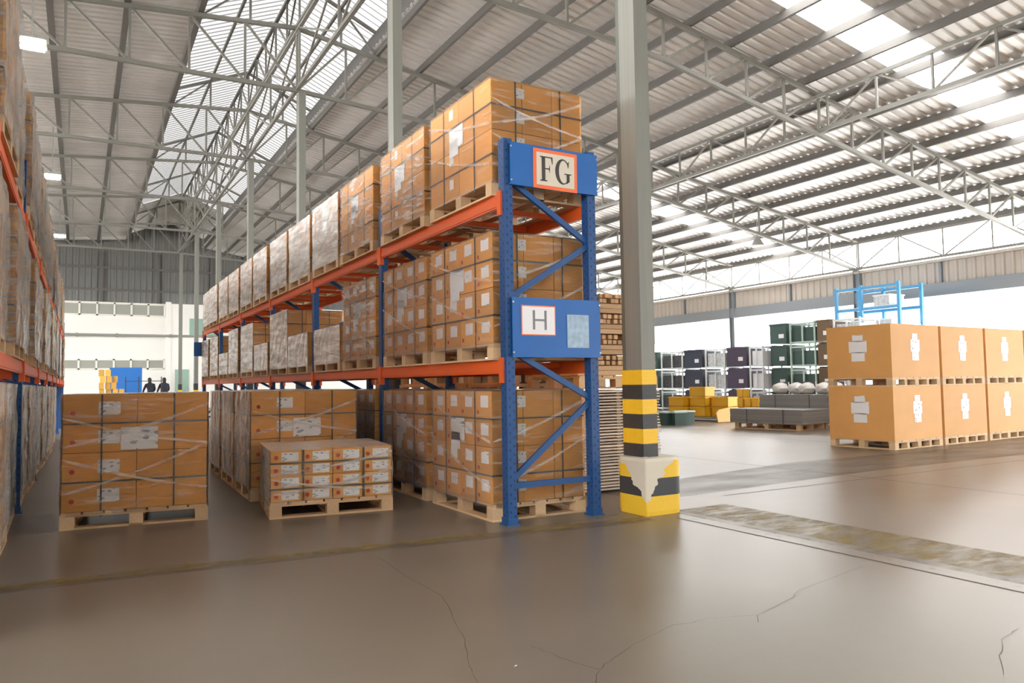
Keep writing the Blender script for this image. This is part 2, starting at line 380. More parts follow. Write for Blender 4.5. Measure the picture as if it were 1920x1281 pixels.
for x, z in ((3.4, 10.74), (5.6, 10.74), (2.35, 10.3), (6.6, 10.3)):
    slab('purlin', 'truss_steel', ceiling, (x, (YB+YE)/2, z), (0.06, YE-YB, 0.08))
for x in (2.36, 6.52):
    slab('ridge_upstand', 'purlin_steel', ceiling, (x, (YB+YE)/2, 10.12), (0.03, YE-YB, 0.42))
TY = [5.6+6.35*k for k in range(-3, 7)]
def web(parent, a, b2, w, solo, mb):
    if solo: rod('truss_web', 'truss_steel', parent, a, b2, w)
    else: mb.bar(a, b2, w)
for yk in TY:
    solo = 5 < yk < 26
    mb = MB()
    knots = [XL+0.1]+[4.5-1.22*k for k in range(15, 0, -1)]+[4.5+1.22*k for k in range(0, 17)]+[XW]
    for a, b2 in zip(knots, knots[1:]):
        mb.bar((a, yk, ztop(a)), (b2, yk, ztop(b2)), 0.09, 0.09); mb.bar((a, yk, zbot(a)), (b2, yk, zbot(b2)), 0.09, 0.09)
    mb.bar((2.25, yk, 10.25), (4.5, yk, 11.22), 0.07); mb.bar((4.5, yk, 11.22), (6.65, yk, 10.25), 0.07)
    tr = MB(); tr.v, tr.f = mb.v, mb.f
    host = tr.build('roof_truss', 'truss_steel', ceiling) if solo else None
    for i, a in enumerate(knots):
        web(host, (a, yk, zbot(a)), (a, yk, ztop(a)), 0.05, solo, mb)
        if i+1 < len(knots):
            b2 = knots[i+1]
            if a >= 4.5: web(host, (a, yk, zbot(a)), (b2, yk, ztop(b2)), 0.05, solo, mb)
            else: web(host, (a, yk, ztop(a)), (b2, yk, zbot(b2)), 0.05, solo, mb)
    for x0 in (2.3, 3.4, 5.6, 6.6):
        web(host, (x0, yk, ztop(x0)), (x0, yk, 10.3 if abs(x0-4.5) > 2 else 10.74), 0.05, solo, mb)
    web(host, (2.3, yk, ztop(2.3)), (3.4, yk, 10.74), 0.04, solo, mb); web(host, (6.6, yk, ztop(6.6)), (5.6, yk, 10.74), 0.04, solo, mb)
    if not solo: mb.build('roof_truss', 'truss_steel', ceiling)
def long_truss(x, z0, z1, pitch, cross, y0=YB, y1=43.7):
    mb = MB(); n = int((y1-y0)/pitch)
    ys = [y0+(y1-y0)*i/n for i in range(n+1)]
    mb.bar((x, y0, z0), (x, y1, z0), 0.08); mb.bar((x, y0, z1), (x, y1, z1), 0.08)
    host = mb.build('lengthwise_truss', 'truss_steel', ceiling); far = MB()
    for i, y in enumerate(ys):
        solo = 4 < y < 27
        web(host, (x, y, z0), (x, y, z1), 0.045, solo, far)
        if i+1 < len(ys):
            if cross or i % 2 == 0: web(host, (x, y, z0), (x, ys[i+1], z1), 0.04, solo, far)
            if cross or i % 2: web(host, (x, y, z1), (x, ys[i+1], z0), 0.04, solo, far)
    far.build('lengthwise_truss', 'truss_steel', ceiling)
long_truss(4.5, 10.02, 11.12, 1.27, False)
long_truss(4.5, 8.45, 9.9, 3.175, True)
long_truss(15.4, zbot(15.4)+0.06, ztop(15.4)-0.08, 1.27, False)
long_truss(XW-0.25, zbot(XW)+0.02, ztop(XW)-0.06, 1.5875, False)

# ---------------------------------------------------------------- walls
def vcorr(name, x, y0, y1, z0, z1, m, parent, period=0.3, depth=0.05, sign=-1):
    b = MB(); y = y0; prof = []
    while y < y1:
        for f, d in ((0, 0), (0.5, 0), (0.62, 1), (0.88, 1)): prof.append((y+f*period, d*depth))
        y += period
    for yy, d in prof: b.v += [(x+sign*d, yy, z0), (x+sign*d, yy, z1)]
    for i in range(len(prof)-1): b.f.append((2*i, 2*i+1, 2*i+3, 2*i+2))
    return b.build(name, m, parent)
wr = tag(link('wall_right', None), 'grey fascia beam and corrugated strip above the open side', None, None, 'structure')
for k in range(len(TY)-1):
    a, b2 = TY[k], TY[k+1]; mid = (a+b2)/2
    for u0, u1 in ((a, mid), (mid, b2)): vcorr('cladding_panel', XW+0.05, u0+0.05, u1-0.05, 4.42, 5.2, 'cladding_tan', wr)
    slab('wall_stud', 'fascia_grey', wr, (XW, mid, 4.8), (0.12, 0.09, 0.76))
slab('fascia_beam', 'fascia_grey', wr, (XW+0.02, (YB+YE)/2, 4.21), (0.2, YE-YB, 0.44))
slab('eave_gutter', 'cladding_tan', wr, (XW-0.02, (YB+YE)/2, 5.2), (0.16, YE-YB, 0.1))
for y in TY:
    c = link('wall_column', None, wr, (XW, y, 0)); mb = MB()
    mb.box((0, -0.13, 2.65), (0.26, 0.02, 5.3)); mb.box((0, 0.13, 2.65), (0.26, 0.02, 5.3)); mb.box((0, 0, 2.65), (0.02, 0.25, 5.3))
    mb.build('column_section', 'fascia_grey', c)
wl = MB(); wl.box((XL-0.1, (42+YE)/2, 4.2), (0.2, YE-42, 8.4)); wl.box((XL-0.1, (YB+42)/2, 1.6), (0.2, 42-YB, 3.2)); tag(wl.build('wall_left', 'wall_white'), 'plain white side wall', None, None, 'structure')  # unseen upper part left open to let side light reach the racks
wb = MB(); wb.box(((XL+XW)/2, YB-0.1, 5), (XW-XL, 0.2, 10)); tag(wb.build('wall_back', 'wall_white'), 'plain white wall', None, None, 'structure')
# far gable: dark cladding above a white office block
wf = tag(link('wall_far', None), 'white office front below dark corrugated gable cladding', None, None, 'structure')
b = MB(); xx = XL; prof = []
while xx < XW:
    for f, d in ((0, 0), (0.5, 0), (0.62, 1), (0.88, 1)): prof.append((xx+f*0.32, d*0.05))
    xx += 0.32
for px, d in prof: b.v += [(px, YE-d, 5.0), (px, YE-d, ztop(px)+1.5)]
for i in range(len(prof)-1): b.f.append((2*i, 2*i+2, 2*i+3, 2*i+1))
b.build('gable_cladding', 'cladding_dark', wf)
for z in (7.0, 8.3): slab('gable_rail', 'purlin_steel', wf, ((XL+XW)/2, YE-0.12, z), (XW-XL, 0.12, 0.14))
for px in range(-14, 26, 3): slab('gable_post', 'purlin_steel', wf, (px, YE-0.14, 7.6), (0.16, 0.12, 3.2))
slab('office_front', 'wall_white', wf, ((XL+4.4)/2, YE-0.6, 3.1), (4.4-XL, 0.5, 6.2))
slab('office_front', 'wall_white', wf, (7.4, YE-0.8, 3.1), (6.0, 0.6, 6.2))
slab('office_front', 'wall_white', wf, (18.0, YE-0.6, 3.1), (15.2, 0.5, 6.2))
slab('pilaster', 'wall_white', wf, (4.5, YE-0.95, 3.15), (0.28, 0.4, 6.3))
YO = YE-0.85
def window_strip(n, x0, x1, z0, z1, panes, pm):
    w = tag(link('window_%d' % n, None), None, None, None, 'structure')
    dx = (x1-x0)/panes; mb = MB()
    for i in range(panes+1): mb.box((x0+i*dx, YO-0.03, (z0+z1)/2), (0.10, 0.08, z1-z0+0.1))
    for z in (z0, z1): mb.box(((x0+x1)/2, YO-0.03, z), (x1-x0, 0.08, 0.08))
    mb.build('window_frame', 'window_frame', w)
    for i in range(panes): slab('pane', pm, w, (x0+(i+0.5)*dx, YO-0.01, (z0+z1)/2), (dx-0.1, 0.02, z1-z0-0.08))
window_strip(1, -8.0, 4.3, 5.45, 6.12, 14, 'pane_grey')
window_strip(2, -8.0, 4.3, 2.35, 2.88, 14, 'pane_grey')
w3 = tag(link('window_3', None), None, None, None, 'structure')
slab('pane', 'pane_green', w3, (6.6, YE-1.12, 4.85), (1.9, 0.02, 1.0)); slab('window_frame', 'window_frame', w3, (6.6, YE-1.12, 4.32), (2.0, 0.1, 0.06)); slab('window_frame', 'window_frame', w3, (6.6, YE-1.14, 4.85), (0.06, 0.05, 1.0))
d1 = tag(link('door_1', None), None, None, None, 'structure')
slab('door_leaf', 'pane_green', d1, (5.25, YE-1.13, 1.15), (0.75, 0.05, 2.3)); slab('door_handle', 'bolt_steel', d1, (5.5, YE-1.18, 1.1), (0.05, 0.05, 0.15))
pp = thing('wall_pipe', 'thin grey pipe running level along the white office front', 'pipe', (0, YE-1.2, 4.28))
b = MB(); b.tube((-8, 0, 0), (8.5, 0, 0), 0.07, 8); b.build('pipe_run', 'grey_steel', pp)
for x in (-3, -0.2, 1.8, 4.6, 7): slab('pipe_bracket', 'grey_steel', pp, (x, 0.1, 0), (0.12, 0.3, 0.2))
# canopy across the yard, seen through the open side
cn = thing('yard_canopy', 'pale corrugated canopy fascia across the bright yard', 'canopy', (36, 0, 0))
vcorr('canopy_fascia', 0, -10, 70, 3.85, 6.2, 'canopy_grey', cn, period=0.5)
for y in range(-8, 70, 8): slab('canopy_post', 'canopy_grey', cn, (0.15, y, 3.1), (0.25, 0.25, 6.2))

# ---------------------------------------------------------------- columns along the ridge line
COLS = []
def column(y, main=False, label=None):
    c = thing('support_column', label, 'column', (4.61, y+0.03, 0), 0, None if main else 'steel columns in the row behind the racking')
    h = zbot(4.5)-0.05
    b = MB(); b.box((0, 0, h/2), (0.165, 0.23, h)); b.build('shaft', 'column_paint', c)
    b = MB(); b.box((0, 0.145, h/2), (0.15, 0.06, h)); b.build('flange', 'column_dark', c)
    hz = 0.137
    for k in range(6 if main else 4):
        z0 = 0.5+k*hz if main else 0.2+k*0.3
        hh = hz if main else 0.3
        m = 'paint_yellow' if (k % 2 == 0) == True else 'paint_black'
        if main: m = 'paint_black' if k % 2 == 0 else 'paint_yellow'
        b = MB(); b.box((0, 0.03, z0+hh/2), (0.172, 0.297, hh)); b.build('stripe_band', m, c)
    return c
ords = ['', 'second', 'third', 'fourth', 'fifth', 'sixth', 'seventh']
for k in range(7):
    y = 5.6+6.35*k
    column(y, k == 0, 'grey steel column with yellow and black bands, standing in the concrete guard' if k == 0 else
           'grey steel column behind the racking, %s from the concrete guard' % ords[k])
def chipped():
    m = bpy.data.materials.new('guard_paint'); m.use_nodes = True; nt = m.node_tree; N = nt.nodes; L = nt.links
    b = N['Principled BSDF']; b.inputs['Roughness'].default_value = 0.6
    tc = N.new('ShaderNodeTexCoord'); sp = N.new('ShaderNodeSeparateXYZ'); L.new(tc.outputs['Object'], sp.inputs[0])
    nz = N.new('ShaderNodeTexNoise'); nz.inputs['Scale'].default_value = 9; nz.inputs['Detail'].default_value = 7; L.new(tc.outputs['Object'], nz.inputs[0])
    def mth(op, a, b2=None):
        n = N.new('ShaderNodeMath'); n.operation = op
        for i, v in enumerate((a, b2)):
            if v is None: continue
            if isinstance(v, (int, float)): n.inputs[i].default_value = v
            else: L.new(v, n.inputs[i])
        return n.outputs[0]
    z = sp.outputs[2]
    band = mth('MULTIPLY', mth('GREATER_THAN', z, 0.175), mth('LESS_THAN', z, 0.335))
    m1 = N.new('ShaderNodeMix'); m1.data_type = 'RGBA'; m1.inputs[6].default_value = (0.80, 0.50, 0.03, 1); m1.inputs[7].default_value = (0.04, 0.043, 0.048, 1); L.new(band, m1.inputs[0])
    # bare concrete where the corner was knocked: wide at the top, narrowing downwards
    dx = mth('ABSOLUTE', mth('ADD', sp.outputs[0], 0.225)); dy = mth('ABSOLUTE', mth('ADD', sp.outputs[1], 0.225))
    dist = mth('ADD', dx, mth('MULTIPLY', dy, 0.85))
    wid = mth('ADD', mth('MULTIPLY', mth('SUBTRACT', z, 0.15), 0.92), mth('MULTIPLY', mth('SUBTRACT', nz.outputs[0], 0.5), 0.28))
    chip = mth('LESS_THAN', dist, wid)
    top = mth('GREATER_THAN', z, 0.492)
    m2 = N.new('ShaderNodeMix'); m2.data_type = 'RGBA'; m2.inputs[7].default_value = (0.62, 0.57, 0.47, 1); L.new(m1.outputs[2], m2.inputs[6]); L.new(mth('MAXIMUM', chip, top), m2.inputs[0])
    L.new(m2.outputs[2], b.inputs['Base Color'])
    bp = N.new('ShaderNodeBump'); bp.inputs['Strength'].default_value = 0.3; bp.inputs['Distance'].default_value = 0.01; L.new(nz.outputs[0], bp.inputs['Height']); L.new(bp.outputs[0], b.inputs['Normal'])
    MATS['guard_paint'] = m
chipped()
g = thing('column_guard', 'chipped yellow and black concrete guard block around the column foot', 'guard', (4.655, 5.60, 0))
def rounded_block(w, d, h, r, n=6):
    b = MB(); ring = []
    for cx, cy, a0 in ((w/2-r, d/2-r, 0), (-w/2+r, d/2-r, 90), (-w/2+r, -d/2+r, 180), (w/2-r, -d/2+r, 270)):
        rr = 0.012 if (cx < 0 and cy < 0) else r
        ccx, ccy = (-w/2+rr, -d/2+rr) if (cx < 0 and cy < 0) else (cx, cy)
        for i in range(n+1):
            t = R(a0+90*i/n); ring.append((ccx+rr*math.cos(t), ccy+rr*math.sin(t)))
    k = len(ring)
    for z, s in ((0, 0.97), (0.04, 1.0), (h-0.03, 1.0), (h, 0.96)): b.v += [(p[0]*s, p[1]*s, z) for p in ring]
    for l in range(3):
        for i in range(k): j = (i+1) % k; b.f.append((l*k+i, l*k+j, (l+1)*k+j, (l+1)*k+i))
    b.f.append(tuple(range(3*k, 4*k))); b.f.append(tuple(range(k-1, -1, -1)))
    return b
rounded_block(0.45, 0.45, 0.515, 0.10).build('concrete_block', 'guard_paint', g)
slab('anchor_plate', 'bolt_steel', g, (-0.13, -0.1, 0.505), (0.05, 0.03, 0.03))

# ---------------------------------------------------------------- pallets and wrapped loads
def pallet_parts(parent, wx, wy, z0=0.0, detail=True, name='pallet', m='pallet_wood', blocks=3):
    hb, st, dk = 0.092, 0.02, 0.02               # block, stringer and deck heights
    if not detail:
        b = MB()
        for i in (-1, 0, 1):
            for j in (-1, 0, 1): b.box((i*(wx/2-0.055), j*(wy/2-0.055), z0+0.018+hb/2), (0.11, 0.11, hb))
            b.box((i*(wx/2-0.055), 0, z0+0.009), (0.11, wy, 0.018))
        b.box((0, 0, z0+0.018+hb+0.02), (wx, wy, 0.04))
        return b.build(name, m, parent)
    b = MB()
    for j in (-1, 0, 1): b.box((0, j*(wy/2-0.055), z0+0.018+hb+st/2), (wx, 0.11, st))
    p = b.build(name, m, parent)
    for i in (-1, 0, 1):
        for j in (-1, 0, 1): slab('block', m, p, (i*(wx/2-0.055), j*(wy/2-0.055), z0+0.018+hb/2), (0.11, 0.11, hb))
        slab('bottom_board', m, p, (i*(wx/2-0.055), 0, z0+0.009), (0.11, wy, 0.018))
    for j in (-1, 1): slab('bottom_board', m, p, (0, j*(wy/2-0.055), z0+0.010), (wx-0.22, 0.11, 0.018))
    n = 7; w = wx/n
    for i in range(n): slab('deck_board', m, p, (-wx/2+(i+0.5)*w, 0, z0+0.018+hb+st+dk/2), (w-0.018, wy, dk))
    return p
PH = 0.15
def film_shell(parent, wx, wy, z0, z1, m, amp, seed, ends=None):
    rnd = random.Random(seed); b = MB(); nx = max(6, int(wx/0.11)); ny = max(6, int(wy/0.11)); nz = max(4, int((z1-z0)/0.1))
    ring = [(-wx/2+wx*i/nx, -wy/2, 0, -1) for i in range(nx)]+[(wx/2, -wy/2+wy*i/ny, 1, 0) for i in range(ny)]
    ring += [(wx/2-wx*i/nx, wy/2, 0, 1) for i in range(nx)]+[(-wx/2, wy/2-wy*i/ny, -1, 0) for i in range(ny)]
    k = len(ring); g0 = 0.007
    for l in range(nz+1):
        z = z0+(z1+0.006-z0)*l/nz
        for (px, py, ax, ay) in ring:
            o = g0+rnd.random()*amp; sx = 1 if px > 0 else -1; sy = 1 if py > 0 else -1
            ex = abs(abs(px)-wx/2) < 1e-6; ey = abs(abs(py)-wy/2) < 1e-6
            b.v.append((px+(sx*o if ex else 0), py+(sy*o if ey else 0), z))
    for l in range(nz):
        for i in range(k): j = (i+1) % k; b.f.append((l*k+i, l*k+j, (l+1)*k+j, (l+1)*k+i))
    b.f.append(tuple(range(nz*k, nz*k+k)))
    o = b.build('stretch_film', m, parent)
    if ends:                                      # glare is whitened into the long sides only; short ends stay clear
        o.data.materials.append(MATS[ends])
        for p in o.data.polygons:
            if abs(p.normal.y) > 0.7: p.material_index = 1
    return o
def strap_loop(parent, wx, wy, z0, z1, axis, pos, m='strap', w=0.014):
    b = MB(); g0 = 0.005; t = 0.002
    if axis == 'z':
        for s in (-1, 1):
            b.box((0, s*(wy/2+g0), pos), (wx+2*g0, t, w)); b.box((s*(wx/2+g0), 0, pos), (t, wy+2*g0, w))
    elif axis == 'x':                             # loop in the YZ plane at x = pos
        for s in (-1, 1): b.box((pos, s*(wy/2+g0), (z0+z1)/2), (w, t, z1-z0))
        b.box((pos, 0, z1+0.003), (w, wy+2*g0, t))
    else:
        for s in (-1, 1): b.box((s*(wx/2+g0), pos, (z0+z1)/2), (t, w, z1-z0))
        b.box((0, pos, z1+0.003), (wx+2*g0, w, t))
    b.build('strap', m, parent)
def band(parent, a, b2, face, off, w=0.022):       # a roped twist of film across one face
    mb = MB(); n = 8; a, b2 = Vector(a), Vector(b2)
    for i in range(n+1):
        p = a.lerp(b2, i/n); p.z -= 0.03*math.sin(math.pi*i/n); ww = w*(0.5+0.9*abs(math.sin(i*1.7)))/2
        if face == 'y': mb.v += [(p.x, off-0.004, p.z-ww), (p.x, off-0.004, p.z+ww)]
        else: mb.v += [(off-0.004, p.y, p.z-ww), (off-0.004, p.y, p.z+ww)]
        if i: mb.f.append((2*i-2, 2*i-1, 2*i+1, 2*i) if face == 'y' else (2*i-2, 2*i, 2*i+1, 2*i-1))
    mb.build('film_band', 'film_band', parent)
def disc(axis):
    b = MB(); b.tube((0, -0.5, 0), (0, 0.5, 0), 0.5, 14) if axis == 'y' else b.tube((-0.5, 0, 0), (0.5, 0, 0), 0.5, 14)
    return b.mesh('red_disc', 'label_red')
DISC = {'y': disc('y'), 'x': disc('x')}
NL = [0]
def load(label, cat_loc, rz, wx, wy, nx, ny, nz, ch, group, detail=2, film_m='film_clear', front=None, side=None, amp=0.008, name='pallet_load', big_front=False, big_side=False, straps=True, bands=True, sx=1):
    """front / side: function(i, layer) -> list of (u, v, w, h, red) label specs on carton faces, in carton fractions; sx: which X side faces the aisle"""
    NL[0] += 1; seed = NL[0]; rnd = random.Random(seed*13)
    t = thing(name, label, 'pallet load', cat_loc, rz, group)
    pallet_parts(t, wx+0.02, wy+0.02, 0, detail >= 2)
    z0 = PH; z1 = PH+nz*ch; cx, cy = wx/nx, wy/ny
    sd = -1 if sx > 0 else 1
    for l in range(nz):
        for i in range(nx):
            for j in range(ny):
                if 0 < i < nx-1 and 0 < j < ny-1 and l < nz-1: continue
                c = slab('carton', 'cardboard', t, (-wx/2+(i+0.5)*cx+rnd.uniform(-1, 1)*0.002, -wy/2+(j+0.5)*cy+rnd.uniform(-1, 1)*0.002, z0+(l+0.5)*ch), (cx-0.006, cy-0.006, ch-0.005))
                if detail < 1: continue
                def put(face, spec):
                    u, v, w, h, red = spec
                    # child of a scaled carton: sizes and places in carton fractions
                    if face == 'y':
                        o = link('shipping_label' if not red else 'red_mark', unit('label_paper') if not red else DISC['y'], c, (u-0.5, -0.5-0.001/cy, v-0.5), (0, 0, 0), (w, 0.002/cy, h))
                    else:
                        o = link('shipping_label' if not red else 'red_mark', unit('label_paper') if not red else DISC['x'], c, (sd*(0.5+0.001/cx), 0.5-u if sd < 0 else u-0.5, v-0.5), (0, 0, 0), (0.002/cx, w, h))
                if front and j == 0:
                    for sp in front(i, l): put('y', sp)
                if side and i == (0 if sd < 0 else nx-1):
                    for sp in side(j, l): put('x', sp)
    if big_front:
        slab('document_sheet', 'label_paper', t, (0.02, -wy/2-0.004, z0+(nz-1.55)*ch), (0.30, 0.002, 0.20))
    if big_side:
        slab('document_sheet', 'label_paper', t, (sd*(wx/2+0.004), 0.05, z0+(nz-1.45)*ch), (0.002, 0.30, 0.22))
        slab('document_sheet', 'label_paper', t, (sd*(wx/2+0.004), 0.10, z0+(nz-1.9)*ch), (0.002, 0.2, 0.16))
    if straps:
        for p in (-0.24, 0.26): strap_loop(t, wx, wy, 0.1, z1, 'x', p*wx)
        if detail >= 1:
            for p in (-0.25, 0.25): strap_loop(t, wx, wy, 0.1, z1, 'y', p*wy)
        if nz > 2:
            for k in (1, nz-1): strap_loop(t, wx, wy, z0, z1, 'z', z0+k*ch, 'strap_grey')
    film_shell(t, wx, wy, 0.115, z1, film_m, amp, seed, 'film_clear' if film_m in ('film_glare', 'film_medium') else None)
    if bands and detail >= 2:
        for za, zb in ((0.15, 0.55), (0.55, 0.9)):
            if rnd.random() < 0.9: band(t, (-wx/2, 0, z0+(z1-z0)*za), (wx/2, 0, z0+(z1-z0)*zb), 'y', -wy/2-0.016)
            if rnd.random() < 0.7: band(t, (-wx/2, 0, z0+(z1-z0)*(zb-0.1)), (wx/2, 0, z0+(z1-z0)*za), 'y', -wy/2-0.017, 0.02)
            if sd < 0:
                band(t, (0, wy/2, z0+(z1-z0)*zb), (0, -wy/2, z0+(z1-z0)*za), 'x', -wx/2-0.016)
    return t
lab_side = lambda j, l: [(0.56, 0.62, 0.46, 0.44, 0), (0.16, 0.22, 0.10, 0.16, 1)]
lab_front = lambda i, l: [(0.93, 0.6, 0.30, 0.42, 0)] if i == 0 else ([(0.02, 0.6, 0.10, 0.42, 0)] if i == 1 else [])

# front pallet in the aisle
fr_one = lambda i, l: [(0.62, 0.52, 0.30, 0.46, 0), (0.13, 0.36, 0.075, 0.17, 1)] if i == 0 else []
load('tall strapped carton load alone on the aisle floor, red dots on its cartons', (0.515, 8.17, 0), R(-6.5), 1.17, 1.12, 2, 3, 4, 0.255, 'pallet loads standing in the aisle', front=fr_one, big_front=True)
# low pallet of flat cartons
fl = lambda i, l: [(0.62, 0.5, 0.56, 0.72, 0), (0.17, 0.45, 0.14, 0.36, 1)]
load('low wrapped load of flat cartons with white labels, in front of the tall aisle loads', (2.16, 7.68, 0), R(-7), 1.13, 1.10, 4, 2, 4, 0.118, 'pallet loads standing in the aisle', front=fl, side=lambda j, l: [(0.5, 0.5, 0.5, 0.6, 0)] if l < 2 else [], amp=0.007)
for k, w in enumerate(('first', 'second', 'third')):
    load('tall carton load wrapped in creased film, %s behind the low flat-carton load' % w, (2.18+0.035*k, 8.98+1.24*k, 0), R(-2), 1.14, 1.14, 2, 3, 4, 0.253, 'pallet loads standing in the aisle', detail=2 if k == 0 else 1,
         front=fr_one if k == 0 else None, big_front=(k == 0), film_m='film_medium', amp=0.012)

# ---------------------------------------------------------------- pallet racking
def rack(name, label, x0, x1, posts, levels, top, front_is, sign=False):
    """posts: Y of each upright frame; levels: beam-top heights"""
    t = thing(name, label, 'pallet rack', (0, 0, 0))
    pw, pd = 0.085, 0.10
    pm = MB(); pm.box((0, 0, top/2), (pw, pd, top)); pme = pm.mesh('rack_post', 'rack_blue')
    for y in posts:
        for x in (x0, x1):
            p = link('upright_post', pme, t, (x, y, 0))
            slab('foot_plate', 'brace_blue', p, (0, 0, 0.006), (0.13, 0.14, 0.012)); slab('foot_plate', 'brace_blue', p, (0, 0, 0.035), (0.1, 0.115, 0.06))
        z = 0.33; flip = False
        rod('brace', 'brace_blue', t, (x0, y, 0.33), (x1, y, 0.33), 0.035, 0.05)
        for a, b2, up in ((0.36, 1.06, 1), (1.06, 1.52, -1), (1.95, 2.50, 1), (2.50, 3.04, -1)):
            A, B = ((x0, y, a), (x1, y, b2)) if up > 0 else ((x1, y, a), (x0, y, b2))
            rod('brace', 'brace_blue', t, A, B, 0.035, 0.05)
    for z in levels:
        for ya, yb in zip(posts, posts[1:]):
            for x in (x0, x1):
                s = -1 if x == x0 else 1
                bm = MB(); L0 = yb-ya-pd
                bm.box((0, 0, -0.06), (0.042, L0, 0.12)); bm.box((s*0.012, 0, -0.075), (0.03, L0, 0.06))
                beam = bm.build('load_beam', 'rack_orange', t, (x+s*0.018, (ya+yb)/2, z))
                for e in (-1, 1): slab('beam_connector', 'rack_orange', beam, (s*0.018, e*(L0/2+0.03), -0.09), (0.05, 0.065, 0.22))
            for k in (0.17, 0.36, 0.64, 0.83): slab('cross_bar', 'rack_orange', t, ((x0+x1)/2, ya+(yb-ya)*k, z-0.035), (x1-x0-0.05, 0.045, 0.05))
    return t
RP = [5.75+3.1*k for k in range(7)]
X0, X1 = 3.235, 4.125
rr = rack('pallet_rack', 'blue and orange pallet racking carrying the FG and H sign panels', X0, X1, RP, (1.42, 2.89), 3.37, -1)
# sign panels on the end frame
def sign(z0, z1, y):
    p = slab('sign_panel', 'panel_blue', rr, (0, 0, 0), (1, 1, 1)); return p
ys = 5.75-0.075
def panel(z0, z1):
    b = MB(); b.box((0, 0, 0), (X1-X0+0.045, 0.012, z1-z0)); b.box((0, 0.02, (z1-z0)/2-0.006), (X1-X0+0.045, 0.03, 0.012)); b.box((0, 0.02, -(z1-z0)/2+0.006), (X1-X0+0.045, 0.03, 0.012))
    return b.build('sign_panel', 'panel_blue', rr, ((X0+X1)/2+0.03, ys, (z0+z1)/2))
fg = panel(2.955, 3.335); hp = panel(1.44, 1.965)
def bolts(p, w, h):
    for sx in (-1, 1):
        for sz in (-1, 1):
            b = MB(); b.tube((sx*w, -0.012, sz*h), (sx*w, -0.004, sz*h), 0.009, 8); b.build('bolt', 'bolt_steel', p)
bolts(fg, 0.46, 0.15); bolts(hp, 0.46, 0.22)
b = MB(); b.box((0, 0, 0), (0.47, 0.004, 0.36)); b.build('card_border', 'tape_orange', fg, (0.0, -0.009, -0.015), (0, R(0.5), 0)).name = 'card_border'
b = MB(); b.box((0, 0, 0), (0.405, 0.004, 0.295)); b.build('sign_card', 'card_cream', fg, (0.0, -0.0115, -0.015), (0, R(0.5), 0))
def letter_F():
    mb = MB()
    def q(x0, z0, x1, z1): mb.prism([(x0, z0), (x1, z0), (x1, z1), (x0, z1)], -0.001, 0.001)
    q(0.10, 0.03, 0.32, 0.97); q(0, 0, 0.44, 0.045); q(0, 0.955, 0.80, 1.0)
    mb.prism([(0.70, 0.97), (0.80, 0.97), (0.80, 0.72), (0.765, 0.72)], -0.001, 0.001)
    q(0.30, 0.49, 0.60, 0.535); mb.prism([(0.55, 0.515), (0.62, 0.68), (0.62, 0.35)], -0.001, 0.001)
    return mb
def letter_G():
    mb = MB(); pts_o = []; pts_i = []
    for k in range(0, 29):
        a = R(48+k*(312-48)/28); pts_o.append((0.46+0.46*math.cos(a), 0.5+0.52*math.sin(a)))
        pts_i.append((0.52+0.30*math.cos(a), 0.5+0.465*math.sin(a)))
    for k in range(28): mb.prism([pts_o[k], pts_o[k+1], pts_i[k+1], pts_i[k]], -0.001, 0.001)
    mb.prism([(0.70, 0.02), (0.88, 0.12), (0.88, 0.42), (0.70, 0.42)], -0.001, 0.001)
    mb.prism([(0.56, 0.40), (1.0, 0.40), (1.0, 0.44), (0.56, 0.44)], -0.001, 0.001)
    mb.prism([(0.86, 0.96), (0.82, 0.68), (0.79, 0.68), (0.74, 0.86)], -0.001, 0.001)
    return mb
o = letter_F().build('letter', 'ink', fg, (-0.165, -0.0150, -0.125)); o.scale = (0.165, 1, 0.225)
o = letter_G().build('letter', 'ink', fg, (-0.005, -0.0150, -0.13)); o.scale = (0.175, 1, 0.225)
b = MB(); b.box((0, 0, 0), (0.355, 0.003, 0.265)); b.build('card_border', 'tape_orange', hp, (-0.205, -0.0085, 0.062))
b = MB(); b.box((0, 0, 0), (0.335, 0.003, 0.245)); b.build('sign_card', 'card_white', hp, (-0.205, -0.0105, 0.062))
b = MB(); b.box((-0.06, 0, 0), (0.022, 0.002, 0.17)); b.box((0.06, 0, 0), (0.022, 0.002, 0.17)); b.box((0, 0, 0.0), (0.10, 0.002, 0.018)); b.build('letter', 'ink_grey', hp, (-0.195, -0.0135, 0.066))
b = MB(); b.box((0, 0, 0), (0.235, 0.006, 0.30)); b.build('document_pocket', 'pocket_film', hp, (0.215, -0.009, -0.025))

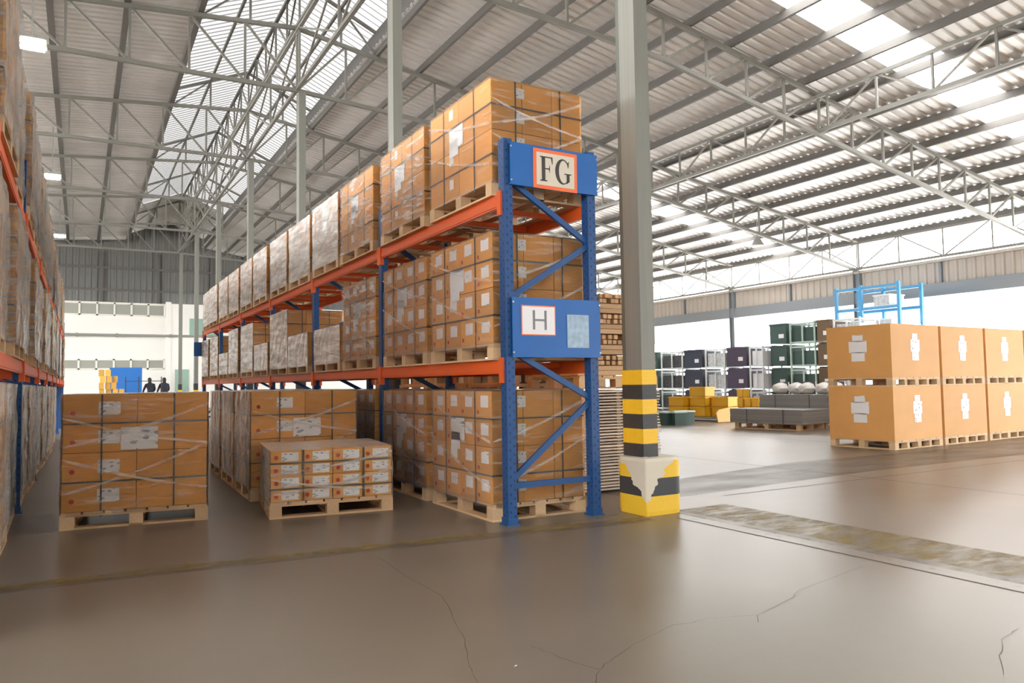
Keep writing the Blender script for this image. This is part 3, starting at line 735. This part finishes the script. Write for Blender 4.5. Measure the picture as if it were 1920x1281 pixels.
slab('end_plate', 'panel_blue', rr, (X0-0.17, RP[-1], 2.36), (0.25, 0.02, 0.42))
ordn = ['first', 'second', 'third', 'fourth', 'fifth', 'sixth', 'seventh', 'eighth', 'ninth', 'tenth', 'eleventh', 'twelfth']
def rack_x(dx=0.0): return (X0+X1)/2-0.025+dx
n = 0
LOWS = {3: 2, 4: 2, 6: 2, 9: 2}
for k in range(6):
    for s in (0, 1):
        yc = RP[k]+(0.80 if s == 0 else 2.27); det = 2 if k < 2 else (1 if k < 4 else 0)
        jx = random.uniform(-0.015, 0.015)
        load('wrapped carton load on the top shelf, %s from the FG sign' % ordn[n], (rack_x(jx), yc, 2.892), R(random.uniform(-0.6, 0.6)), 0.98, 1.32, 3, 4 if k < 4 else 2, 4, 0.232, 'loads along the top shelf',
             detail=det, front=lab_front if k < 2 else None, side=(lambda j, l: [(0.5, 0.62, 0.26, 0.44, 0)] if j == 2 else []) if k < 2 else None, big_side=k < 2, film_m='film_clear' if n == 0 else ('film_medium' if n < 3 else 'film_glare'), amp=0.010 if n else 0.007)
        low = n in LOWS
        load(('low half-height wrapped load' if low else 'tall wrapped carton load')+' on the middle shelf, %s from the H sign' % ordn[n], (rack_x(-jx), yc, 1.422), R(random.uniform(-0.6, 0.6)), 0.98, 1.32, 3, 4 if k < 4 else 2, 2 if low else 4, 0.25, 'loads along the middle shelf',
             detail=det, front=lab_front if k < 2 else None, side=lab_side if k < 3 else None, big_side=k < 2 and not low, film_m='film_clear' if n < 2 else ('film_medium' if n < 3 else 'film_glare'), amp=0.010 if n else 0.006)
        if k < 4:
            load('labelled carton load on the floor under the H shelf, %s from the sign end' % ordn[n], (rack_x(), yc+0.03, 0), R(random.uniform(-0.5, 0.5)), 0.97, 1.30, 3, 4, 4, 0.25, 'floor loads under the signed racking',
                 detail=2 if k < 1 else 1, front=lab_front if k < 2 else None, side=lab_side if k < 2 else None, big_side=k < 1, film_m='film_clear', amp=0.007)
        n += 1
# racking on the other side of the aisle
LP = [5.95+3.1*k for k in range(-1, 9)]
XA, XB = -1.50, -0.545
rack('pallet_rack', 'blue and orange pallet racking across the aisle, full of heavily wrapped loads', XA, XB, LP, (1.50, 2.98), 3.55, 1)
n = 0
for k in range(0, 9):
    for s in (0, 1):
        yc = LP[k]+(0.82 if s == 0 else 2.27)
        if yc < 4.2: continue
        for z, nm, hgt in ((2.98, 'top shelf', 0.30), (1.50, 'middle shelf', 0.285), (0, 'floor', 0.28)):
            if z == 0 and k > 5: continue
            load('creased film-wrapped load on the %s across the aisle, %s from the open end' % (nm, ordn[n] if n < 12 else 'number %d' % (n+1)) if n < 12 else 'wrapped load on the %s across the aisle, beyond the twelfth' % nm,
                 ((XA+XB)/2+random.uniform(-0.02, 0.05), yc, z+(0.002 if z else 0)), R(random.uniform(-1.2, 1.2)), 1.0, 1.28, 3, 3 if k < 4 else 2, 4, hgt, 'loads across the aisle, %s' % nm, detail=1 if k < 4 else 0, film_m='film_heavy', amp=0.022, straps=k < 4, sx=-1)
        n += 1

# ---------------------------------------------------------------- pallet boxes in the open hall
RZ = R(2.5); ux, uy = math.cos(RZ), math.sin(RZ)
lev = ['lower', 'upper']
for i in range(5):
    for l in (0, 1):
        w, d = 1.47, 1.22; off = 0.76+1.55*i
        cx = 11.82+ux*off-uy*d/2; cy = 7.90+uy*off+ux*d/2
        t = thing('pallet_box', 'big brown pallet box with taped papers, %s tier, %s along the double-stacked row' % (lev[l], ordn[i]), 'pallet box', (cx, cy, l*1.065), RZ, 'double-stacked brown pallet boxes')
        p = pallet_parts(t, w, d, 0, True)
        for j in range(5):
            if j not in (0, 2, 4): slab('block', 'pallet_wood', p, (-w/2+0.055+(w-0.11)*j/4, -d/2+0.055, 0.018+0.046), (0.07, 0.11, 0.092))
        b = MB(); b.box((0, 0, 0.15+0.457), (w, d, 0.914)); c = b.build('carton_body', 'box_board', t)
        for (fx, sgn) in (('y', -1), ('x', -1)):
            for (dz, pw, ph2) in ((0.70, 0.20, 0.11), (0.545, 0.34, 0.21), (0.37, 0.25, 0.16)):
                if fx == 'y': slab('taped_paper', 'label_paper', c, (-0.02, -d/2-0.002, 0.15+dz), (pw*0.8, 0.003, ph2))
                else: slab('taped_paper', 'label_paper', c, (-w/2-0.002, 0.0, 0.15+dz), (0.003, pw, ph2))

# ---------------------------------------------------------------- timber and sheets behind the racking
st = thing('sheet_stack', 'tall stack of thin pale separator sheets between racking and column', 'sheet stack', (5.28, 7.35, 0))
rnd = random.Random(3)
for k in range(33):
    slab('separator_sheet', 'sheet_edge', st, (rnd.uniform(-0.015, 0.015), rnd.uniform(-0.015, 0.015), 0.035+k*0.0335), (1.08, 1.12, 0.016 if k % 2 else 0.020))
b = MB()
for x in (-0.45, 0, 0.45): b.box((x, 0, 0.56), (0.06, 1.0, 1.1))
b.build('spacer_battens', 'timber', st)
b = thing('wooden_pallet', 'pale wooden pallet lying on the stack of separator sheets', 'pallet', (5.26, 7.35, 1.135)); pallet_parts(b, 1.1, 1.1, 0, True, 'pallet_deck')
zt = 1.135+0.152
for k in range(4):
    t = thing('timber_bundle', 'strapped bundle of short pale timber, %s up on the separator-sheet stack' % ordn[k], 'timber bundle', (5.20+0.02*k, 7.30, zt+k*0.232), 0, 'timber bundles on the sheet stack')
    for i in range(2):
        for r0 in range(2): slab('plank', 'timber', t, (0, -0.3+0.6*i, 0.028+r0*0.054), (0.98, 0.36, 0.05))
    for i in range(13):
        for r0 in range(2):
            if rnd.random() < 0.9: slab('batten', 'timber', t, (-0.45+0.075*i+rnd.uniform(-0.01, 0.01), 0+rnd.uniform(-0.02, 0.02), 0.112+0.028+r0*0.056), (0.05, 0.96, 0.046))
    for x in (-0.25, 0.22): slab('strap', 'strap', t, (x, -0.49, 0.114), (0.014, 0.004, 0.22))
for sx in range(4):
    for k in range(11 if sx % 2 else 9):
        t = thing('wooden_pallet', 'bare wooden pallet, %s up in the %s stack behind the separator sheets' % (ordn[k], ordn[sx]), 'pallet', (5.15+rnd.uniform(-0.03, 0.03), 8.65+1.28*sx+rnd.uniform(-0.03, 0.03), k*0.151), 0, 'bare pallets stacked behind the racking')
        pallet_parts(t, 1.1, 1.15, 0, False, 'pallet_deck', 'timber')

# ---------------------------------------------------------------- goods along the open side
def stillage(x, y, z, w, h, frame_m, fill, label, group):
    t = thing('stillage', label, 'stillage', (x, y, z), 0, group); d = 1.0
    for sx in (-1, 1):
        for sy in (-1, 1): slab('corner_post', frame_m, t, (sx*(d/2-0.03), sy*(w/2-0.03), h/2-0.001), (0.05, 0.05, h-0.002))
    b = MB()
    for zz in (0.10, h-0.06):
        for sx in (-1, 1): b.box((sx*(d/2-0.03), 0, zz), (0.05, w, 0.05))
        for sy in (-1, 1): b.box((0, sy*(w/2-0.03), zz), (d, 0.05, 0.05))
    b.box((-d/2+0.03, 0, h/2), (0.04, 0.05, h-0.2))
    b.build('rail_frame', frame_m, t)
    slab('contents', fill, t, (0.03, 0, 0.12+(h-0.3)/2), (d-0.16, w-0.12, h-0.3))
    slab('base_tray', frame_m, t, (0, 0, 0.08), (d-0.08, w-0.08, 0.02))
def bin_box(x, y, z, w, h, m, label, group):
    t = thing('storage_bin', label, 'storage bin', (x, y, z), 0, group); d = 1.0
    b = MB(); b.box((0, 0, h/2+0.05), (d, w, h-0.1)); b.build('bin_body', m, t)
    b = MB(); b.box((0, 0, h-0.03), (d+0.05, w+0.04, 0.05)); b.build('bin_rim', m, t)
    for s in (-1, 1): slab('skid', m, t, (0, s*(w/2-0.1), 0.025), (d, 0.12, 0.05))
    slab('bin_label', 'card_white', t, (-d/2-0.003, -w*0.2, h*0.45), (0.004, 0.22, 0.14))
GX = 21.2
row = [(24.6, 0.9, 'bin_green', None, 3), (23.35, 1.35, None, ('frame_white', 'parts_dark'), 3), (22.1, 1.05, 'bin_navy', None, 3), (20.95, 1.1, None, ('frame_white', 'parts_pale'), 3), (19.85, 1.0, 'bin_purple', None, 3),
       (18.95, 0.7, None, ('frame_white', 'card_white'), 3), (18.2, 0.75, 'bin_green', None, 4), (17.2, 1.1, None, ('frame_green', 'bin_green'), 4), (16.35, 0.55, 'bin_brown', None, 4), (15.5, 1.05, None, ('frame_white', 'parts_pale'), 4)]
desc = {'bin_green': 'dark green', 'bin_navy': 'dark navy', 'bin_purple': 'dark purple', 'bin_brown': 'dark brown'}
for q, (y, w, bm, fm, nlev) in enumerate(row):
    h = 0.80 if nlev == 3 else 0.78
    for l in range(nlev):
        place = ['bottom', 'second', 'third', 'top'][l] if nlev == 4 else ['bottom', 'middle', 'top'][l]
        if bm: bin_box(GX+(0.3 if nlev == 4 else 0), y, l*h, w-0.06, h, bm, '%s storage bin in the %s place of its stack, %s stack past the column' % (desc[bm], place, ordn[q]), 'stacked storage bins by the open side')
        else: stillage(GX+(0.3 if nlev == 4 else 0), y, l*h, w-0.06, h, fm[0], fm[1], '%s steel stillage in the %s place of its stack, %s stack past the column' % ('pale green' if fm[0] == 'frame_green' else 'white', place, ordn[q]), 'stacked stillages by the open side')
# blue tower rack
t = thing('tower_rack', 'tall light blue steel rack tower above the stillages', 'rack', (23.3, 15.9, 0))
for x in (-0.6, 0.6):
    for y in (-1.1, 0.25, 1.2):
        slab('tower_post', 'rack_sky_blue', t, (x, y, 2.15), (0.09, 0.09, 4.3))
for z in (0.9, 1.8, 2.7, 3.5, 4.2):
    for x in (-0.6, 0.6): slab('tower_beam', 'rack_sky_blue', t, (x, 0.05, z), (0.06, 2.3, 0.09))
    if z < 4: slab('tower_shelf', 'frame_white', t, (0, 0.05, z+0.055), (1.2, 2.2, 0.02))
for k, (y, z) in enumerate(((-0.45, 0.968), (0.68, 0.968), (-0.4, 1.868), (0.70, 1.868), (0.68, 2.768), (-0.45, 2.768), (-0.4, 3.568))):
    c = thing('parts_tote', 'pale parts tote on the %s shelf of the light blue rack tower' % ordn[round((z-0.97)/0.88)], 'tote', (23.3, 15.95+y, z), 0, 'totes on the blue rack tower')
    b = MB(); b.box((0, 0, 0.17), (0.8, 0.55, 0.34)); b.build('tote_body', 'parts_pale', c); b = MB(); b.box((0, 0, 0.36), (0.84, 0.6, 0.04)); b.build('tote_lid', 'frame_white', c)
# yellow crates
def crate(x, y, z, label, group, w=0.62, d=0.42, h=0.30):
    t = thing('plastic_crate', label, 'crate', (x, y, z), R(4), group)
    b = MB(); th = 0.02
    for s in (-1, 1): b.box((s*(d/2-th/2), 0, h/2), (th, w, h-0.012)); b.box((0, s*(w/2-th/2), h/2), (d, th, h-0.012))
    b.box((0, 0, 0.015), (d, w, 0.02)); b.build('crate_shell', 'crate_yellow', t)
    b = MB()
    for s in (-1, 1): b.box((s*(d/2+0.008), 0, h-0.03), (0.02, w+0.03, 0.03)); b.box((0, s*(w/2+0.008), h-0.03), (d+0.03, 0.02, 0.03))
    b.build('crate_rim', 'crate_yellow', t)
P0 = on_floor(1306, 789)
for i in range(3):
    hgt = (2, 3, 2)[i]
    for l in range(hgt): crate(P0.x+0.25*i, P0.y-0.66*i+0.66, 0.12+l*0.30, 'yellow plastic crate, %s up in the %s stack on the low grey dolly' % (ordn[l], ordn[i]), 'yellow crates on the low dolly')
t = thing('crate_dolly', 'low grey dolly under the yellow crates', 'dolly', (P0.x+0.25, P0.y, 0), R(20))
slab('dolly_deck', 'grey_steel', t, (0, 0, 0.09), (0.9, 2.1, 0.05))
for sx in (-1, 1):
    for sy in (-1, 1):
        b = MB(); b.tube((sx*0.35, sy*0.9-0.02, 0.035), (sx*0.35, sy*0.9+0.02, 0.035), 0.035, 10); b.build('caster', 'ink', t)
for i, px in enumerate((1394, 1408, 1422)):
    P = on_plane_y(px, 755, 18.0+0.42*(2-i))
    for l in range((3, 2, 2)[i]): crate(P.x, P.y, l*0.30, 'yellow plastic crate standing behind the grey board stacks', 'yellow crates behind the grey boards', 0.25, 0.36)
# leaning orange board
A = on_floor(1346, 793); B = on_floor(1374, 791)
t = thing('leaning_board', 'orange board tilted against the grey board stacks', 'board', (A.x, A.y, 0), math.atan2(B.y-A.y, B.x-A.x))
b = MB(); L0 = (B-A).length; b.prism([(0, 0.0), (L0*0.8, 0.0), (L0*1.15, 0.30), (L0*1.05, 0.42), (L0*0.2, 0.36), (0, 0.25)], -0.02, 0.02); b.build('board_sheet', 'orange_board', t, (0, 0, 0.01), (R(-12), 0, 0))
# grey board stacks
def boards(x, y, z, wx, wy, n, th, label, rz=0.0):
    t = thing('board_stack', label, 'board stack', (x, y, z), rz, 'stacks of grey boards in the open hall')
    pallet_parts(t, wx*0.9, wy*0.9, 0, True)
    for k in range(n): slab('grey_board', 'sheet_grey', t, (random.uniform(-1, 1)*0.01, random.uniform(-1, 1)*0.01, PH+(k+0.5)*th), (wx, wy, th*0.94))
    for s in (-1, 1): slab('strap', 'strap_grey', t, (-wx/2-0.014, s*wy*0.25, PH+n*th/2), (0.003, 0.03, n*th))
G0 = on_floor(1440, 806)
boards(G0.x+0.55, G0.y+0.15, 0, 1.15, 2.0, 11, 0.031, 'low strapped stack of grey boards with an orange pallet edge on top', R(8))
boards(G0.x+1.75, G0.y+0.35, 0, 1.1, 1.9, 20, 0.033, 'taller stack of grey boards with white bundles lying on top', R(8))
for k in range(5):
    t = thing('white_bundle', 'rounded white wrapped bundle lying on the grey boards', 'bundle', (G0.x+1.70+0.1*(k % 2), G0.y+1.0-0.42*k, PH+20*0.033+0.004), R(8), 'white bundles on the grey boards')
    b = MB(); n1, n2 = 10, 8
    for i in range(n1+1):
        a = math.pi*i/n1; rad = 0.17*math.sin(a)**0.6 if 0 < i < n1 else 0.01
        for j in range(n2): q = 2*math.pi*j/n2; b.v.append((-0.35*math.cos(a), rad*math.cos(q), 0.155+0.155*(rad/0.17)*math.sin(q)))
    for i in range(n1):
        for j in range(n2): jj = (j+1) % n2; b.f.append((i*n2+j, i*n2+jj, (i+1)*n2+jj, (i+1)*n2+j))
    b.build('bundle_wrap', 'bundle_white', t); b = MB(); b.box((0.05, 0, 0.165), (0.03, 0.34, 0.315)); b.build('tie', 'strap_grey', t)
t = thing('board_stack', 'grey corrugated sheets standing on edge behind the grey boards', 'board stack', (G0.x+2.2, G0.y-1.35, 0), R(8), 'stacks of grey boards in the open hall')
pallet_parts(t, 1.1, 1.1, 0, False)
for k in range(16): slab('grey_board', 'sheet_grey', t, (0, -0.5+k*0.066, PH+0.37), (0.9, 0.035, 0.74))
# green crates on the floor past the column
for k, (px, py) in enumerate(((1250, 797), (1268, 797), (1284, 795))):
    P = on_floor(px, py); t = thing('floor_bin', 'small dark green bin on the floor past the column', 'bin', (P.x, P.y, 0), 0, 'dark green floor bins')
    b = MB(); b.box((0, 0, 0.17), (0.4, 0.36, 0.34)); b.build('bin_body', 'bin_green', t); b = MB(); b.box((0, 0, 0.35), (0.44, 0.40, 0.04)); b.build('bin_rim', 'frame_green', t)

# ---------------------------------------------------------------- far end of the aisle
def carton_pile(px0, px1, Y, layers, label):
    A, B = on_plane_y(px0, 735, Y), on_plane_y(px1, 735, Y); nn = 5; w = (B.x-A.x)/nn
    for l in range(layers):
        for i in range(nn-(l//2)):
            t = thing('yellow_carton', '%s, %s layer up' % (label, ordn[l]), 'carton', (A.x+(i+0.5)*w+random.uniform(-0.02, 0.02)+0.03*(l % 2), Y+random.uniform(-0.1, 0.1), l*0.30), R(random.uniform(-2, 2)), 'amber cartons at the aisle end')
            b = MB(); b.box((0, 0, 0.149), (w*0.80, 0.5, 0.296)); b.build('carton_body', 'amber_board', t); slab('tape', 'card_cream', t, (0, 0, 0.2975), (w*0.80, 0.05, 0.002))
carton_pile(184, 243, 40, 7, 'amber carton in the pile at the far aisle end')
P = on_plane_y(236, 715, 44)
t = thing('blue_board', 'big blue board standing behind the amber cartons', 'board', (P.x, 44, 0)); b = MB(); b.box((0, 0, 1.2), (1.5, 0.06, 2.2)); b.build('board_face', 'tarp_blue', t)
for s in (-1, 1): slab('board_foot', 'grey_steel', t, (s*0.6, 0, 0.05), (0.08, 0.6, 0.1))
t = thing('hand_cart', 'dark wheeled cart with upright bars at the aisle end', 'cart', (on_plane_y(270, 720, 39).x, 39, 0))
slab('cart_deck', 'ink', t, (0, 0, 0.25), (1.6, 0.7, 0.08))
for s in (-0.75, -0.2, 0.75): slab('cart_bar', 'ink', t, (s, 0.2, 1.0), (0.04, 0.04, 1.5))
slab('cart_rail', 'ink', t, (0, 0.2, 1.55), (1.6, 0.03, 0.03))
for sx in (-1, 1):
    for sy in (-1, 1):
        b = MB(); b.tube((sx*0.65, sy*0.3-0.03, 0.1), (sx*0.65, sy*0.3+0.03, 0.1), 0.1, 10); b.build('wheel', 'ink', t)
def person(px, Y, lean, label):
    P = on_plane_y(px, 720, Y)
    t = thing('person', label, 'person', (P.x, Y, 0), R(200))
    J = {'pel': (0, 0, 0.92), 'sp': (0, 0.02+lean*0.4, 1.15), 'ch': (0, lean, 1.36), 'nk': (0, lean*1.2, 1.47), 'hd': (0, lean*1.4, 1.60), 'top': (0, lean*1.4, 1.69)}
    V = []; E = []; RD = []; idx = {}
    def av(n, p, r): idx[n] = len(V); V.append(p); RD.append(r)
    av('pel', J['pel'], 0.15); av('sp', J['sp'], 0.135); av('ch', J['ch'], 0.16); av('nk', J['nk'], 0.06); av('hd', J['hd'], 0.095); av('top', J['top'], 0.07)
    E += [(0, 1), (1, 2), (2, 3), (3, 4), (4, 5)]
    for s in (-1, 1):
        a = str(s); av('sh'+a, (s*0.19, lean, 1.38), 0.07); av('el'+a, (s*0.27, lean-0.08, 1.12), 0.05); av('wr'+a, (s*0.2, lean-0.3, 1.0), 0.035); av('ha'+a, (s*0.18, lean-0.38, 1.0), 0.04)
        E.extend([(idx['ch'], idx['sh'+a]), (idx['sh'+a], idx['el'+a]), (idx['el'+a], idx['wr'+a]), (idx['wr'+a], idx['ha'+a])])
        av('hip'+a, (s*0.1, 0, 0.86), 0.1); av('kn'+a, (s*0.11, -0.03, 0.48), 0.065); av('an'+a, (s*0.11, 0.02, 0.09), 0.05); av('to'+a, (s*0.12, -0.14, 0.045), 0.042)
        E.extend([(0, idx['hip'+a]), (idx['hip'+a], idx['kn'+a]), (idx['kn'+a], idx['an'+a]), (idx['an'+a], idx['to'+a])])
    me = bpy.data.meshes.new('person_body'); me.from_pydata(V, E, []); me.materials.append(MATS['jacket_dark'])
    o = link('body', me, t); md = o.modifiers.new('skin', 'SKIN')
    for i, sv in enumerate(me.skin_vertices[0].data): sv.radius = (RD[i], RD[i]); sv.use_root = (i == 0)
    o.modifiers.new('sub', 'SUBSURF').levels = 1
    hb = MB()
    for i in range(7):
        for j in range(10):
            a = math.pi*i/6; q = 2*math.pi*j/10; hb.v.append((0.088*math.sin(a)*math.cos(q), 0.1*math.sin(a)*math.sin(q), 0.12*math.cos(a)))
    for i in range(6):
        for j in range(10): jj = (j+1) % 10; hb.f.append((i*10+j, (i+1)*10+j, (i+1)*10+jj, i*10+jj))
    hd = hb.build('face', 'skin', t, (0, lean*1.4-0.02, 1.61))
    hb2 = MB(); hb2.v = [(v[0]*1.08, v[1]*1.05, v[2]*1.05) for v in hb.v if True]; hb2.f = [f for f in hb.f if sum(hb.v[i][2] for i in f)/4 > 0.03 or sum(hb.v[i][1] for i in f)/4 > 0.045]
    hb2.build('hair', 'hair', t, (0, lean*1.4-0.012, 1.615))
person(283, 41, -0.10, 'person in dark clothes bending beside the cart at the aisle end')
person(308, 41, 0.0, 'person in a dark jacket standing upright near the far columns')

# ---------------------------------------------------------------- lamps
def tube_mat():
    m = bpy.data.materials.new('lamp_glow'); m.use_nodes = True; N = m.node_tree.nodes; b = N['Principled BSDF']
    b.inputs['Emission Color'].default_value = (1, 0.97, 0.85, 1); b.inputs['Emission Strength'].default_value = 14; MATS['lamp_glow'] = m
tube_mat()
for k, (px, py) in enumerate(((60, 84), (98, 332), (112, 443))):
    P = on_floor(px, py, 8.0)
    t = thing('ceiling_light', 'lit twin-tube ceiling light over the aisle, %s from the white office wall' % ('third', 'second', 'first')[k], 'ceiling light', (P.x, P.y, 8.0), 0, 'twin-tube lights over the aisle')
    slab('light_housing', 'lamp_metal', t, (0, 0, 0.06), (0.5, 0.6, 0.06))
    for s in (-1, 1): slab('tube', 'lamp_glow', t, (0, s*0.18, 0.0), (0.42, 0.12, 0.05))
    zt2 = ztop(P.x)-8.0+0.1; slab('hanger', 'lamp_metal', t, (0, 0, 0.09+(zt2-0.09)/2), (0.03, 0.03, zt2-0.09))
P = on_plane_y(1420, 452, 19.5)
t = thing('high_bay_lamp', 'bell-shaped hanging lamp under the roof near the open side', 'hanging lamp', (P.x, P.y, P.z))
b = MB(); b.tube((0, 0, -0.18), (0, 0, 0.12), 0.26, 18, 0.09); b.build('lamp_shade', 'lamp_metal', t)
b = MB(); b.tube((0, 0, 0.12), (0, 0, 0.34), 0.08, 12); b.build('lamp_housing', 'lamp_metal', t)
zt2 = ztop(P.x)+0.1-P.z; b = MB(); b.tube((0, 0, 0.34), (0, 0, zt2), 0.015, 6); b.build('lamp_rod', 'lamp_metal', t)
# a scrap of paper on the floor
P = on_floor(968, 1251); t = thing('paper_scrap', 'tiny crumpled white paper scrap on the concrete floor', 'paper scrap', (P.x, P.y, 0))
b = MB(); b.v = [(-0.012, 0, 0.002), (0, -0.007, 0.008), (0.013, 0.003, 0.002), (0.003, 0.009, 0.006)]; b.f = [(0, 1, 3), (1, 2, 3)]; b.build('paper_fold', 'card_white', t)
